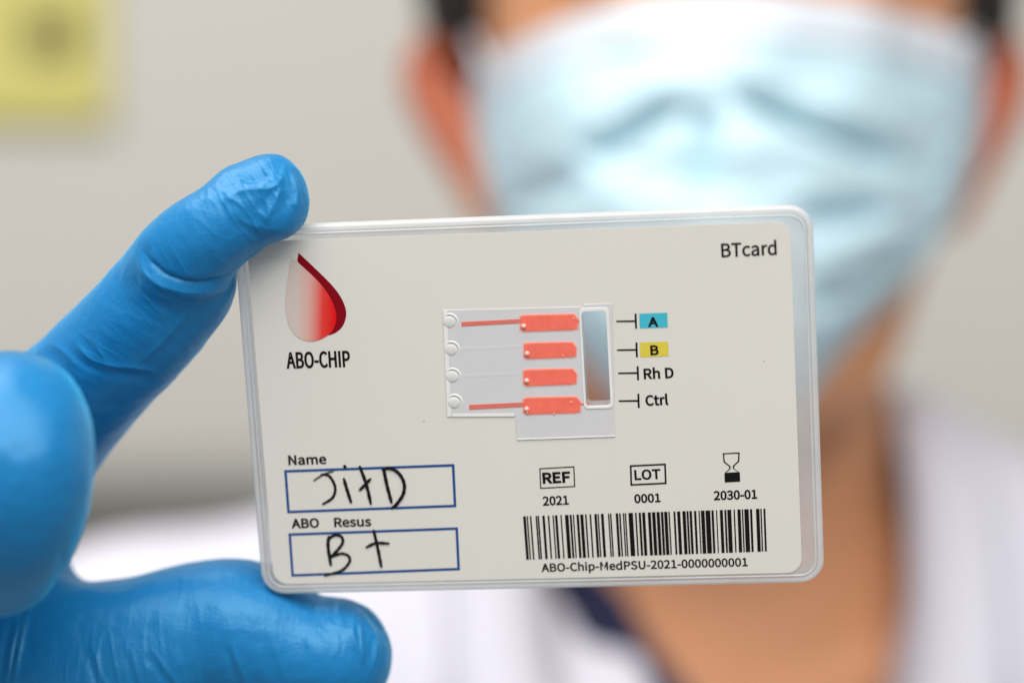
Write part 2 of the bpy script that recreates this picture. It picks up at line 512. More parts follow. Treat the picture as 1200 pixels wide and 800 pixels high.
def flat_poly(name, loops, mat, y=YP, parent=lab, bold=0.0):
    """filled flat outline(s) in card mm: fill by curve so that inner loops become holes"""
    cu = bpy.data.curves.new(name, 'CURVE'); cu.dimensions = '2D'; cu.fill_mode = 'BOTH'; cu.offset = bold
    for lp in loops:
        s = cu.splines.new('POLY'); s.points.add(len(lp) - 1)
        for i, p in enumerate(lp): s.points[i].co = (p[0], p[1], 0, 1)
        s.use_cyclic_u = True
    tmp = bpy.data.objects.new('tmp', cu); col.objects.link(tmp)
    dg = bpy.context.evaluated_depsgraph_get()
    src = bpy.data.meshes.new_from_object(tmp.evaluated_get(dg))
    n = len(src.vertices); co = np.empty(n * 3, np.float32); src.vertices.foreach_get('co', co); co = co.reshape(-1, 3)
    out = np.stack([co[:, 0] / 1000, np.full(n, y / 1000), co[:, 1] / 1000], 1)
    src.vertices.foreach_set('co', out.astype(np.float32).ravel()); src.update()
    if len(src.polygons) and sum(p.normal.y for p in src.polygons) > 0: src.flip_normals()
    bpy.data.objects.remove(tmp); bpy.data.curves.remove(cu)
    src.name = name
    return link(name, src, mat, parent, smooth=False)

# outlines of the letters printed on the card: character, advance, loops of x,y
GLYPH_TEXT = '''
- 331 44,234 288,234 288,301 44,301
0 530 265,-12 356,10 424,78 468,192 483,352 468,511 424,623 356,690 265,712 175,690 106,623 63,511 48,352 63,192 106,78 175,10|265,58 211,75 169,128 142,220 132,352 142,484 169,575 211,627 265,644 320,627 362,575 389,484 399,352 389,220 362,128 320,75
1 530 84,0 468,0 468,73 328,73 328,700 261,700 231,685 197,671 159,660 116,650 116,595 241,595 241,73 84,73
2 530 42,0 482,0 482,75 288,75 174,69 286,183 373,294 429,401 449,507 435,592 394,656 329,698 244,712 183,705 129,685 82,652 38,610 89,561 120,593 155,619 193,636 234,642 291,631 331,603 355,559 363,503 344,409 285,304 185,186 42,52
3 530 251,-12 339,1 411,40 459,103 477,187 465,253 433,305 386,342 329,365 329,370 379,395 419,431 444,479 453,538 437,612 395,667 330,701 248,712 191,706 141,689 95,662 53,629 100,574 132,601 167,623 205,637 245,642 295,634 332,611 356,576 364,531 354,478 321,436 262,408 170,397 170,330 272,320 340,292 377,248 388,190 377,136 348,95 303,69 245,60 191,67 145,85 106,110 73,140 28,84 67,48 116,17 177,-4
A 581 4,0 93,0 160,214 416,214 483,0 577,0 339,700 241,700|182,284 217,392 286,628 290,628 361,392 394,284
B 627 96,0 319,0 427,13 510,51 565,115 584,205 574,269 544,319 499,353 442,372 442,377 486,400 518,435 538,479 544,529 527,608 477,661 401,691 304,700 96,700|184,403 184,630 292,630 364,624 416,605 447,570 457,518 448,469 418,433 366,411 288,403|184,71 184,334 307,334 388,327 448,304 485,265 498,208 485,147 447,104 387,79 307,71
C 609 360,-12 424,-6 481,14 531,45 575,88 526,144 491,111 453,86 411,70 364,65 273,85 205,142 161,233 146,352 162,470 207,559 277,615 367,635 409,630 447,617 480,596 510,569 558,626 523,659 479,686 426,705 366,712 242,688 144,616 79,502 55,350 78,197 142,83 239,12
D 657 96,0 275,0 415,24 517,93 579,204 601,352 579,501 517,610 413,677 271,700 96,700|184,73 184,628 264,628 372,610 449,557 495,470 510,352 495,234 449,146 372,91 264,73
E 562 96,0 510,0 510,75 184,75 184,330 450,330 450,406 184,406 184,626 499,626 499,700 96,700
F 527 96,0 184,0 184,314 452,314 452,389 184,389 184,626 499,626 499,700 96,700
H 695 96,0 184,0 184,330 511,330 511,0 600,0 600,700 511,700 511,407 184,407 184,700 96,700
I 280 96,0 184,0 184,700 96,700
L 519 96,0 491,0 491,75 184,75 184,700 96,700
M 775 96,0 176,0 176,388 175,437 172,491 168,544 164,594 168,594 224,435 357,71 416,71 548,435 605,594 608,594 605,544 601,491 598,437 597,388 597,0 679,0 679,700 573,700 439,326 391,180 387,180 336,326 202,700 96,700
N 690 96,0 180,0 180,368 178,423 176,478 172,533 169,586 173,586 248,442 503,0 594,0 594,700 510,700 510,336 511,281 514,224 518,168 522,115 518,115 442,259 186,700 96,700
O 709 354,-12 475,13 570,86 631,201 653,352 631,503 570,617 475,688 354,712 233,688 139,617 77,503 55,352 77,201 139,86 233,13|354,65 269,85 203,143 161,234 146,352 161,470 203,559 269,615 354,635 440,615 506,559 548,470 562,352 548,234 506,143 440,85
P 605 96,0 184,0 184,279 300,279 405,292 486,331 539,399 558,495 539,591 486,655 403,689 296,700 96,700|184,350 184,628 285,628 366,622 423,600 458,559 470,495 459,430 425,385 369,359 288,350
R 606 184,368 184,628 302,628 375,622 428,601 461,562 472,504 461,444 428,402 375,376 302,368|480,0 580,0 402,307 467,332 516,373 548,430 560,504 541,596 491,657 413,690 315,700 96,700 96,0 184,0 184,297 310,297
S 569 290,-12 389,3 464,45 511,108 528,186 517,254 486,306 441,344 384,373 285,416 243,435 206,458 179,490 168,534 177,576 204,608 245,628 299,635 345,631 387,618 424,597 458,570 504,626 463,661 414,688 359,706 299,712 211,699 141,660 95,602 78,527 91,460 125,409 171,373 221,348 321,304 367,282 405,257 429,225 438,179 428,132 400,96 353,73 291,65 237,71 186,89 139,116 98,152 46,91 95,48 153,16 219,-5
T 572 242,0 330,0 330,626 542,626 542,700 30,700 30,626 242,626
U 689 345,-12 444,3 524,54 577,147 596,288 596,700 511,700 511,286 498,181 463,113 410,76 345,65 281,76 229,113 194,181 181,286 181,700 94,700 94,288 113,147 165,54 245,3
a 538 207,-12 254,-7 299,9 340,33 379,62 382,62 390,0 461,0 461,319 451,407 419,474 363,517 282,532 221,526 166,509 118,488 78,464 112,404 145,424 182,442 223,455 267,459 320,448 353,419 370,377 374,329 232,304 133,265 75,209 56,135 68,72 99,26 147,-3|232,58 196,63 167,77 147,103 140,140 152,186 192,223 264,251 374,270 374,126 338,97 303,75 268,63
c 487 292,-12 338,-8 382,5 423,25 460,53 422,112 396,92 367,75 335,64 300,60 235,74 184,115 151,177 139,259 152,340 186,403 237,444 303,458 332,455 358,446 383,432 406,414 450,471 420,494 386,514 346,527 299,532 204,514 124,460 70,374 50,259 68,144 119,59 196,6
d 592 265,-12 310,-7 352,9 389,33 422,61 425,61 433,0 504,0 504,760 416,760 416,561 421,472 388,497 354,516 317,528 275,532 190,513 118,458 69,372 51,259 66,144 109,58 176,6|284,61 223,75 178,114 150,176 140,260 152,341 184,403 232,444 290,458 322,455 353,446 385,429 416,404 416,132 384,101 352,79 318,65
e 529 298,-12 348,-8 392,3 432,19 468,40 437,98 408,81 377,68 344,60 308,57 240,70 187,106 151,164 136,239 485,239 489,288 475,389 435,466 370,515 282,532 196,513 121,459 69,373 50,259 69,144 122,59 201,6|135,301 152,370 186,420 231,451 284,462 338,452 379,421 404,370 413,301
h 580 88,0 176,0 176,376 212,411 246,436 280,451 317,456 361,448 392,423 410,380 415,317 415,0 502,0 502,329 493,416 464,480 414,519 344,532 294,525 249,506 209,479 172,445 176,552 176,760 88,760
i 263 88,0 176,0 176,519 88,519|132,626 155,630 174,641 186,660 190,684 186,707 174,724 155,736 132,740 108,736 90,724 79,707 74,684 79,660 90,641 108,630
l 271 180,-12 196,-12 209,-10 220,-8 230,-5 218,62 200,60 190,62 183,69 178,80 176,97 176,760 88,760 88,103 93,54 109,18 138,-5
m 884 88,0 176,0 176,376 210,411 244,436 275,451 306,456 348,448 379,423 396,380 402,317 402,0 489,0 489,376 524,411 558,436 589,451 620,456 663,448 693,423 710,380 716,317 716,0 803,0 803,329 794,416 765,480 716,519 647,532 600,525 557,504 515,473 475,433 455,474 425,505 385,525 331,532 286,525 245,506 206,478 170,443 168,443 159,519 88,519
p 592 88,-219 176,-219 176,-43 173,48 208,22 244,3 281,-9 316,-12 401,6 473,61 523,149 541,267 528,376 488,460 424,513 335,532 291,526 248,510 207,486 170,458 168,458 159,519 88,519|302,61 274,64 243,73 210,89 176,115 176,388 212,418 247,440 281,454 313,458 377,445 419,406 443,345 451,266 440,180 408,116 361,75
r 371 88,0 176,0 176,333 204,389 237,426 272,447 306,454 320,453 333,451 344,449 356,445 372,520 360,526 347,529 333,531 317,532 275,524 236,503 200,469 170,424 168,424 159,519 88,519
s 447 223,-12 304,0 363,33 399,82 412,141 398,203 361,246 311,276 254,299 212,315 176,334 152,357 142,389 148,418 166,442 196,458 239,464 271,461 301,451 329,436 356,418 398,473 366,496 327,514 284,527 238,532 162,520 106,489 71,442 59,385 73,328 107,287 156,257 210,235 253,218 291,198 318,171 329,137 322,105 303,79 271,62 226,55 183,60 143,72 107,92 73,117 31,59 71,31 118,8 169,-7
t 360 250,-12 275,-11 300,-6 324,0 347,7 329,73 316,67 301,63 285,59 270,58 232,65 208,84 194,115 190,158 190,448 331,448 331,519 190,519 190,665 117,665 108,519 26,514 26,448 103,448 103,160 111,90 135,35 181,0
u 580 240,-12 289,-6 333,13 373,43 411,81 414,81 420,0 493,0 493,519 406,519 406,151 371,111 337,84 303,68 265,63 221,71 191,96 174,138 168,201 168,519 80,519 80,190 90,102 119,39 168,1
'''
GLYPHS = {}
for ln in GLYPH_TEXT.strip('\n').split('\n'):
    ch, adv, rest = ln.split(' ', 2)
    GLYPHS[ch] = (int(adv), [[tuple(map(int, q.split(','))) for q in pl.split(' ')] for pl in rest.split('|')])
GLYPHS[' '] = (210, [])

def text(s, l, r, cap, mat=None, bold=0.0, name='lettering'):
    """lettering from left pixel l to right pixel r along the baseline, capital height cap in pixels"""
    a, b = pc(*l), pc(*r)
    sc = cap * 0.1262 / 700.0
    x = 0; loops = []
    for ch in s:
        adv, pls = GLYPHS[ch]
        for pl in pls: loops.append([(x + px, py) for px, py in pl])
        x += adv
    xs = [p[0] for lp in loops for p in lp]; x0, x1 = min(xs), max(xs)
    d = b - a; L = np.hypot(*d); ex = d / L; ez = np.array([-ex[1], ex[0]])
    out = [[a + ex * ((px - x0) / (x1 - x0) * L) + ez * (py * sc) for px, py in lp] for lp in loops]
    return flat_poly(name, out, mat or M['ink'], bold=bold)

text('BTcard', (846, 301), (910, 298), 15.6, bold=0.050)
text('ABO-CHIP', (337, 431), (410.5, 429), 18.8, bold=0.080)
text('Name', (339, 544), (382.5, 542.5), 11.2, bold=0.065)
text('ABO', (342.8, 618), (374, 617), 11.0, bold=0.070)
text('Resus', (392.6, 616.6), (435, 615.4), 11.0, bold=0.065)
text('Rh D', (755.2, 443.4), (789.3, 442), 11.8, bold=0.065)
text('Ctrl', (757.3, 474.6), (782.9, 473.3), 11.8, bold=0.065)
text('REF', (637, 565.4), (668, 564), 12.2, bold=0.105)
text('LOT', (744.4, 561.4), (774, 560), 11.4, bold=0.065)
text('2021', (637, 591.4), (666.3, 590), 10.4, bold=0.060)
text('0001', (744.2, 588.4), (773.9, 587.2), 10.0, bold=0.060)
text('2030-01', (837.2, 585), (887, 583.2), 10.4, bold=0.060)
text('ABO-Chip-MedPSU-2021-0000000001', (635.3, 669), (876, 662.2), 9.8, bold=0.045)

def quad_px(name, px, mat, y=YP):
    return flat_poly(name, [[pc(*q) for q in px]], mat, y)
def frame_px(name, px, w, mat):
    P = [pc(*q) for q in px]; c = sum(P) / 4
    inner = []
    for i in range(4):
        a, b, d = P[i - 1], P[i], P[(i + 1) % 4]
        e1 = (a - b) / np.hypot(*(a - b)); e2 = (d - b) / np.hypot(*(d - b))
        inner.append(b + (e1 + e2) * w * 0.1262)
    return flat_poly(name, [P, inner[::-1]], mat)
frame_px('printed_box', [(632.1, 548), (673.2, 545.6), (674.2, 569.8), (633.2, 572)], 1.3, M['ink'])
frame_px('printed_box', [(738.2, 544.4), (780.4, 542.4), (781.2, 566.4), (738.9, 568.4)], 2.0, M['ink'])
frame_px('name_box', [(333.2, 550.2), (532.6, 543), (535, 593.4), (337, 600.6)], 3.1, M['blue_print'])
frame_px('blood_group_box', [(338.2, 624.2), (536.8, 617), (539.2, 667.2), (341.8, 674.8)], 3.1, M['blue_print'])
quad_px('cyan_tab', [(749.2, 367.2), (782, 366), (782.6, 383.2), (749.8, 384.4)], M['cyan_print'])
quad_px('yellow_tab', [(750, 401), (783, 399.8), (783.6, 416.8), (750.6, 418)], M['yellow_print'])
YT = YP; YP_SAVE = YP
def text_on_tab(s, l, r, cap):
    o = text(s, l, r, cap, bold=0.07)
    for v in o.data.vertices: v.co.y = -0.00022
text_on_tab('A', (760.4, 382.2), (771, 381.8), 10.6)
text_on_tab('B', (763, 415.2), (771.6, 414.9), 10.8)
for (u0, v0, u1, va, vb) in ((722.4, 376.2, 745, 367, 384.6), (723, 409.8, 746, 400.8, 418), (724.4, 436.9, 747.4, 428.6, 445), (725.2, 469.4, 748.2, 460.8, 477.4)):
    s = -0.02
    p = [(u0, v0 - .9), (u1 - 1, v0 - .9 - .4), (u1 - 1.2, va), (u1 + 1, va), (u1 + 1.6, vb), (u1 - .6, vb), (u1 - .9, v0 + .7), (u0, v0 + .9)]
    quad_px('pointer_mark', p, M['ink'])
# hourglass mark
flat_poly('hourglass_mark', [
    [pc(*q) for q in ((847, 530.4), (866.8, 529.4), (866.4, 540), (860.4, 545.6), (860.2, 548.2), (867, 553), (867.4, 563.6), (849.4, 564.6), (849, 554), (854.6, 548.4), (854.4, 545.8), (848, 541))],
    [pc(*q) for q in ((848.6, 531.6), (849.4, 540.2), (856, 545.4), (856.2, 548.6), (850.8, 553.2), (865.4, 552.4), (858.8, 548.2), (858.6, 545.4), (864.8, 539.4), (865.2, 530.8))]], M['ink'])

# barcode (bars read off the photograph, pixels along its top edge)
def bars():
    z1 = [(100, 122), (131, 141), (160, 172), (210, 222), (228, 240), (270, 290), (318, 330), (360, 370), (382, 402), (430, 440), (470, 500), (512, 528), (540, 549), (572, 592), (605, 631), (648, 660), (688, 700), (730, 750), (758, 768), (788, 810), (850, 860), (868, 879), (918, 938), (948, 960), (980, 990), (998, 1008), (1030, 1068), (1088, 1100), (1120, 1138), (1150, 1175)]
    z2 = [(75, 100), (112, 140), (152, 178), (189, 209), (218, 245), (256, 266), (300, 315), (332, 358), (378, 405), (415, 430), (440, 460), (480, 498), (519, 528), (540, 570), (580, 620), (632, 650), (672, 680), (705, 730), (745, 760), (770, 803), (825, 835), (858, 885), (897, 907), (918, 955), (968, 985), (1020, 1048), (1058, 1068), (1085, 1100)]
    B = [((a - .8) / 7.5 + 600, (b + .8) / 7.5 + 600) for a, b in z1] + [((a - .8) / 7.5 + 750, (b + .8) / 7.5 + 750) for a, b in z2]
    bm = bmesh.new()
    TL, TR, BR, BL = pc(613.2, 604.2), pc(896.8, 595.2), pc(898.6, 645.2), pc(617.0, 655)
    for a, b in B:
        f0 = (a - 613.3) / 283.4; f1 = (b - 613.3) / 283.4
        q = [BL + (BR - BL) * f0, BL + (BR - BL) * f1, TL + (TR - TL) * f1, TL + (TR - TL) * f0]
        bm.faces.new([bm.verts.new((p[0] / 1000, YP / 1000, p[1] / 1000)) for p in q])
    me = bpy.data.meshes.new('barcode'); bm.to_mesh(me); bm.free()
    link('barcode', me, M['ink'], lab, smooth=False)
bars()

# drop emblem
Z3 = lambda pts: [pc(260 + x / 3.6375, 230 + y / 3.6375) for x, y in pts]
back = smoothline([(328, 240), (400, 308), (470, 378), (512, 436), (531, 495), (518, 548), (486, 580), (448, 593)], 5)
flat_poly('drop_emblem', [Z3(list(back) + [(400, 480), (350, 330), (322, 272)])], M['dark_red'], YP)
front = smoothline([(300, 262), (345, 298), (425, 376), (470, 445), (490, 508), (478, 562), (444, 596), (388, 616), (328, 600), (290, 552), (273, 478), (277, 395), (288, 320), (300, 262)], 5)[:-1]
flat_poly('drop_emblem', [Z3(front)], M['drop'], YP - 0.04)

# handwriting: ribbons of marker ink
def stroke(bm, pts, w, y=-0.25):
    L = smoothline([pc(310 + x / 4.212, 510 + y_ / 4.212) for x, y_ in pts], 7)
    n = len(L); vs_ = []
    for i, p in enumerate(L):
        d = L[min(i + 1, n - 1)] - L[max(i - 1, 0)]; d = d / (np.hypot(*d) + 1e-9); q = np.array([-d[1], d[0]])
        e = min(i, n - 1 - i) / max(1, n - 1)
        ww = w * 1.12 * 0.1262 / 2 * (0.72 + 0.28 * min(1, e * 8)) * (1 + 0.10 * math.sin(i * 1.7 + pts[0][0]))
        vs_.append((bm.verts.new(((p + q * ww)[0] / 1000, y / 1000, (p + q * ww)[1] / 1000)), bm.verts.new(((p - q * ww)[0] / 1000, y / 1000, (p - q * ww)[1] / 1000))))
    for i in range(n - 1): bm.faces.new((vs_[i][0], vs_[i + 1][0], vs_[i + 1][1], vs_[i][1]))
    for k in (0, n - 1):       # round ends
        c = L[k]; r = np.hypot(vs_[k][0].co.x * 1000 - c[0], vs_[k][0].co.z * 1000 - c[1])
        bm.faces.new([bm.verts.new(((c[0] + r * math.cos(t)) / 1000, (y - 0.006) / 1000, (c[1] + r * math.sin(t)) / 1000)) for t in np.arange(10) * 0.6283])
def writing(strokes, mat, y):
    bm = bmesh.new()
    for i, (w, pts) in enumerate(strokes): stroke(bm, pts, w, y - 0.012 * i)
    me = bpy.data.meshes.new('handwriting'); bm.to_mesh(me); bm.free()
    return link('handwriting', me, mat, lab, smooth=False)
writing([(2.3, [(245, 220), (290, 192), (345, 172)])], M['pen_faint'], -0.21)
writing([(3.0, [(282, 190), (318, 196), (344, 234), (350, 272), (334, 308), (290, 336)]), (4.4, [(396, 149), (399, 153)]), (3.6, [(393, 212), (410, 270), (428, 326)]),
         (3.6, [(472, 152), (504, 240), (526, 334)]), (3.4, [(472, 266), (500, 238), (524, 212)]),
         (3.7, [(590, 166), (606, 244), (628, 328)]), (3.6, [(584, 166), (622, 160), (664, 184), (690, 232), (686, 286), (652, 338), (630, 354)])], M['pen'], -0.23)
writing([(3.7, [(318, 496), (315, 545), (328, 636)]), (3.2, [(315, 512), (345, 490), (380, 496), (387, 526), (362, 562), (320, 604)]), (3.0, [(320, 602), (378, 580), (416, 592), (420, 622), (380, 664), (300, 688)]),
         (3.4, [(540, 466), (560, 552), (578, 646)]), (3.2, [(505, 548), (552, 528), (614, 530)])], M['pen'], -0.23)

# the silicone chip in the card's window
def build_chip():
    ch = link('chip', plate_mesh('chip', chip_out, [slot_hole], -0.24, -0.145), M['chip'], card, smooth=False)
    b = ch.modifiers.new('bevel', 'BEVEL'); b.width = 0.00006; b.segments = 2; b.limit_method = 'ANGLE'
    tag(ch, 'clear chip with red filled channels')
    def strip(name, pts, mat, y0, y1, bev=0.00012):
        o = link(name, plate_mesh(name, [pc(*q) for q in pts], [], y0, y1), mat, ch, smooth=False)
        if bev:
            m = o.modifiers.new('bevel', 'BEVEL'); m.width = bev; m.segments = 2
        return o
    # chambers
    for (l, t, r, b_, tilt, cut) in ((609.5, 369.4, 677.5, 387.2, -1.6, 5), (613.5, 402, 675.5, 419.2, -1.6, 5), (613, 433.2, 676, 451, -1.6, 5), (613, 466, 680.5, 484.2, -1.6, 5)):
        strip('chamber', [(l + 1, t + 1), (l + 6, t - .4), (r - cut, t + tilt), (r, t + tilt + 6), (r - 1, b_ + tilt - 1), (r - 6, b_ + tilt), (l + 5, b_ + .4), (l + 1, b_ - 2)], M['blood'], -0.33, -0.23)
        strip('chamber_edge', [(l - .6, t - .4), (l + 5, t - 1.9), (r - cut + .6, t + tilt - 1.4), (r + 1.6, t + tilt + 6), (r + .6, b_ + tilt), (r - 5.6, b_ + tilt + 1.5), (l + 4.6, b_ + 1.9), (l - .6, b_ - 1)], M['blood_edge'], -0.28, -0.23, 0.00004)
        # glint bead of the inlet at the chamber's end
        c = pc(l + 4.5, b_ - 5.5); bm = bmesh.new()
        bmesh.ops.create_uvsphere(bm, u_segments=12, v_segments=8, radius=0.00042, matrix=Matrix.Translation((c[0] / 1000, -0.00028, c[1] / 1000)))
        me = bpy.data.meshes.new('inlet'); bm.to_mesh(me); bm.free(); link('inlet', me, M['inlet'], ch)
    for (u, v, r) in ((669.5, 470.5, 0.16), (649.5, 484, 0.13), (672, 373, 0.12), (618, 482.5, 0.2), (660, 416, 0.10)):      # small bubbles, their glints put into the pale bead colour
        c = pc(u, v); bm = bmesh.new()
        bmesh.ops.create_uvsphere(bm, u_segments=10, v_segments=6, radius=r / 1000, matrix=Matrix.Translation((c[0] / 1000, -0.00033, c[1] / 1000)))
        me = bpy.data.meshes.new('bubble_glint'); bm.to_mesh(me); bm.free(); link('bubble_glint', me, M['inlet'], ch)
    # thin blood filled channels
    strip('channel', [(541, 376.6), (611, 373.2), (611, 378.2), (541, 382)], M['blood_thin'], -0.29, -0.23, 0.00006)
    strip('channel', [(550, 473.6), (615, 470.6), (615, 476), (550, 479.4)], M['blood_thin'], -0.29, -0.23, 0.00006)
    strip('channel', [(676, 374.6), (681, 374.2), (681, 377), (676, 377.4)], M['blood_thin'], -0.29, -0.23, 0.00004)
    strip('channel', [(679, 472), (690, 471.4), (690, 473.4), (679, 474.2)], M['blood_thin'], -0.29, -0.23, 0.00004)
    for (a, b_) in (((540, 408.4), (612, 405.4)), ((542, 440), (612, 437.4))):      # the two channels still empty
        strip('channel', [(a[0], a[1] - 1.8), (b_[0], b_[1] - 1.8), (b_[0], b_[1] + 1.8), (a[0], a[1] + 1.8)], M['chip'], -0.252, -0.23, 0.00005)
    # moulded ports along the left edge: little domes, each with a pale crescent painted as its glint
    for (u, v) in ((528.5, 377), (530.5, 409.5), (532, 441), (534, 471.5)):
        c = pc(u, v); bm = bmesh.new()
        dome = bmesh.ops.create_uvsphere(bm, u_segments=20, v_segments=12, radius=1.0)
        for vv in bm.verts: vv.co = Vector(((c[0] - 0.25 + vv.co.x * 0.95) / 1000, (-0.24 + vv.co.y * 0.14) / 1000, (c[1] + vv.co.z * 0.85) / 1000))
        me = bpy.data.meshes.new('port'); bm.to_mesh(me); bm.free(); pt = link('port', me, M['port'], ch)
        bm = bmesh.new(); n, m = 16, 8; R0 = 1.25
        vs_ = []
        for i in range(n + 1):
            a = math.radians(-35 + 175 * i / n); r0 = 0.17 * math.sin(math.pi * (i + .6) / (n + 1.2)) ** 0.6
            vs_.append([bm.verts.new(((c[0] - .2 + (R0 + r0 * math.cos(b)) * math.cos(a)) / 1000, (-0.25 - r0 * 0.5 * math.sin(b)) / 1000, (c[1] + (R0 + r0 * math.cos(b)) * math.sin(a)) / 1000)) for b in np.arange(m) * 2 * math.pi / m])
        for i in range(n):
            for k in range(m): bm.faces.new((vs_[i][k], vs_[i][(k + 1) % m], vs_[i + 1][(k + 1) % m], vs_[i + 1][k]))
        bmesh.ops.recalc_face_normals(bm, faces=bm.faces)
        me = bpy.data.meshes.new('port_glint'); bm.to_mesh(me); bm.free(); link('port_glint', me, M['lip'], pt)
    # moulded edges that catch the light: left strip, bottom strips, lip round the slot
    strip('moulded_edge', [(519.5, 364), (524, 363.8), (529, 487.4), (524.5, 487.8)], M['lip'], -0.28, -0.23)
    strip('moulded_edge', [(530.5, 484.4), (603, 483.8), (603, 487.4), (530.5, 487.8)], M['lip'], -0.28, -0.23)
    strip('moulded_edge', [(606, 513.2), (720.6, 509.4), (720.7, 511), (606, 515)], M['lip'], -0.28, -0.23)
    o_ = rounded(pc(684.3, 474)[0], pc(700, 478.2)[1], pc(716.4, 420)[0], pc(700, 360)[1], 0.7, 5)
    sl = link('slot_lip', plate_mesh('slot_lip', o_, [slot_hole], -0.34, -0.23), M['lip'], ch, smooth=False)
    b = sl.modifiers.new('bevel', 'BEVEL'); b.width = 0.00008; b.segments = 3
build_chip()
# two specks of dust on the label
for (u, v, r) in ((497, 493, 0.11), (895, 423, 0.10)):
    c = pc(u, v)
    flat_poly('dust_speck', [[(c[0] + r * math.cos(t) * (1 + .4 * math.sin(3 * t)), c[1] + r * math.sin(t)) for t in np.arange(9) * 0.698]], M['dust'], YP)

# ------------------------------------------------------------------ the person
person = empty('person', (0.065, 0.42, -0.40))
tag(person, 'person in white coat and pale blue face mask holding up the card', 'person')
PL = np.array([65.0, 420.0, -400.0])      # the root, mm
def person_part(name, V, Q, mat, parent=person):
    off = PL if parent is person else PL
    o = link(name, fast_mesh(name, V - PL, Q), mat, parent)
    return o

# ---- the gloved hand
HP = lambda u, v, y, r: (at(u, v, y), rad(r, y))
def build_glove():
    f = Field((-172, -52, -142), (-12, 112, 32), 0.7)
    # palm and wrist
    f.tube([HP(-8, 560, 33, 86), HP(-18, 640, 37, 94), HP(-30, 720, 38, 112), HP(-60, 800, 40, 130)], 6)
    f.tube([HP(-120, 590, 34, 92), HP(-140, 690, 40, 120), HP(-150, 800, 46, 140), (np.array([-122, 62, -92]), 25.0), (np.array([-136, 90, -118]), 26.0), (np.array([-146, 112, -136]), 28.0)], 10)
    f.tube([HP(-230, 610, 34, 88), HP(-240, 700, 42, 110), HP(-190, 820, 50, 130)], 10)
    # thumb
    f.tube([HP(390, 769, 19, 70), HP(345, 765, 20, 74), HP(288, 744, 21, 87), HP(236, 748, 22, 90), HP(168, 778, 23, 103), HP(90, 806, 26, 124), HP(0, 830, 32, 140), HP(-80, 830, 40, 140)], 9)
    # index: the near segments, then the last one overlapping in front so that a crease forms between them
    f.tube([HP(218, 324, 5, 60), HP(204, 337, 7, 69), HP(165, 383, 10, 71), HP(118, 431, 15, 72), HP(70, 480, 22, 77), HP(10, 545, 31, 86)], 3)
    f.tube([HP(312, 234, -2, 45), HP(284, 249, -2, 48), HP(245, 276, -1, 53), HP(218, 300, 1, 57), HP(198, 324, 4, 56)], 0.8)
    f.tube([HP(282, 226, 0, 32), HP(304, 214, 0, 27), HP(322, 206, -1, 21), HP(336, 222, -2, 20), HP(338, 246, -3, 20), HP(326, 258, -4, 20)], 3)
    # middle finger folded towards the viewer
    f.tube([HP(-70, 600, 30, 86), HP(-30, 530, 0, 82), HP(14, 496, -22, 85), HP(22, 540, -29, 88), HP(14, 600, -27, 85), HP(-2, 652, -18, 71)], 1.2)
    # ring and little finger, folded beside it
    f.tube([HP(-170, 620, 30, 84), HP(-160, 560, 0, 80), HP(-140, 520, -20, 80), HP(-138, 580, -27, 80), HP(-140, 650, -20, 68)], 1.2)
    f.tube([HP(-270, 640, 30, 80), HP(-270, 590, 4, 70), HP(-262, 560, -12, 68), HP(-260, 610, -20, 66), HP(-258, 670, -12, 58)], 1.2)
    V, Q = f.mesh(2)
    V, Q = subdivide(V, Q, 1)
    N = normals(V, Q); P = project(V)
    near = (P[:, 0] > -12) & (P[:, 0] < 480) & (P[:, 1] < 812) & (N[:, 1] < 0.25)
    sel = near[Q].all(1)
    V, Q2 = subdivide(V, Q[sel], 0)
    Q = np.vstack([Q[~sel], Q2])
    N = normals(V, Q)
    P = project(V)
    facing = np.clip((-N[:, 1] - 0.05) / 0.3, 0, 1)
    inview = (P[:, 0] > -30) & (P[:, 1] < 830)
    disp = np.zeros(len(V))
    def region(cond): return np.where(inview & cond)[0]
    idx_tip = region((V[:, 1] < 12) & (P[:, 1] < 345) & (P[:, 0] > 130))
    idx_mid = region((P[:, 1] > 260) & (P[:, 1] < 560) & (V[:, 1] > -12) & (V[:, 1] < 30))
    idx_thumb = region((P[:, 1] > 640) & (V[:, 1] > -8))
    idx_pip = region((V[:, 1] < -8) & (P[:, 0] < 120))
    def fold(idx, pts, h, w, groove=0.0, gw=None, use=None):
        """a ridge of height h mm and half-width w px along a line, with an optional groove on its right side"""
        if use is None: use = facing
        line = smoothline(pts)
        d, s, t = line_dist(P[idx], line)
        fade = np.clip(np.minimum(t, 1 - t) * 3.2, 0, 1)
        fade = fade * fade * (3 - 2 * fade)
        w = w * 0.75
        r = h * np.exp(-(d / w) ** 1.35)
        if groove: r -= groove * np.exp(-((d * s - (w + (gw or w))) / (gw or w)) ** 2)
        disp[idx] += r * fade * use[idx]
    # index tip: loose rubber gathered over the end
    fold(idx_tip, [(338, 182), (328, 212), (316, 221), (296, 222), (276, 227), (252, 242)], 0.38, 5.5, 0.45, 11)
    fold(idx_tip, [(270, 202), (290, 210), (306, 206), (322, 196)], -0.34, 6.0)
    fold(idx_tip, [(252, 222), (276, 211), (296, 216), (312, 213)], 0.12, 5.0)
    fold(idx_tip, [(330, 214), (322, 238), (308, 266)], 0.26, 4.5, 0.22, 8)
    fold(idx_tip, [(338, 200), (348, 225), (344, 254)], 0.22, 5.0, 0.2, 7)
    fold(idx_tip, [(274, 236), (284, 258), (302, 267), (340, 270)], 0.10, 4.5, 0.10, 6)
    fold(idx_tip, [(238, 240), (258, 226), (276, 220)], 0.08, 4.0)
    fold(idx_tip, [(268, 236), (272, 252), (284, 268)], 0.07, 4.0, 0.05, 5)
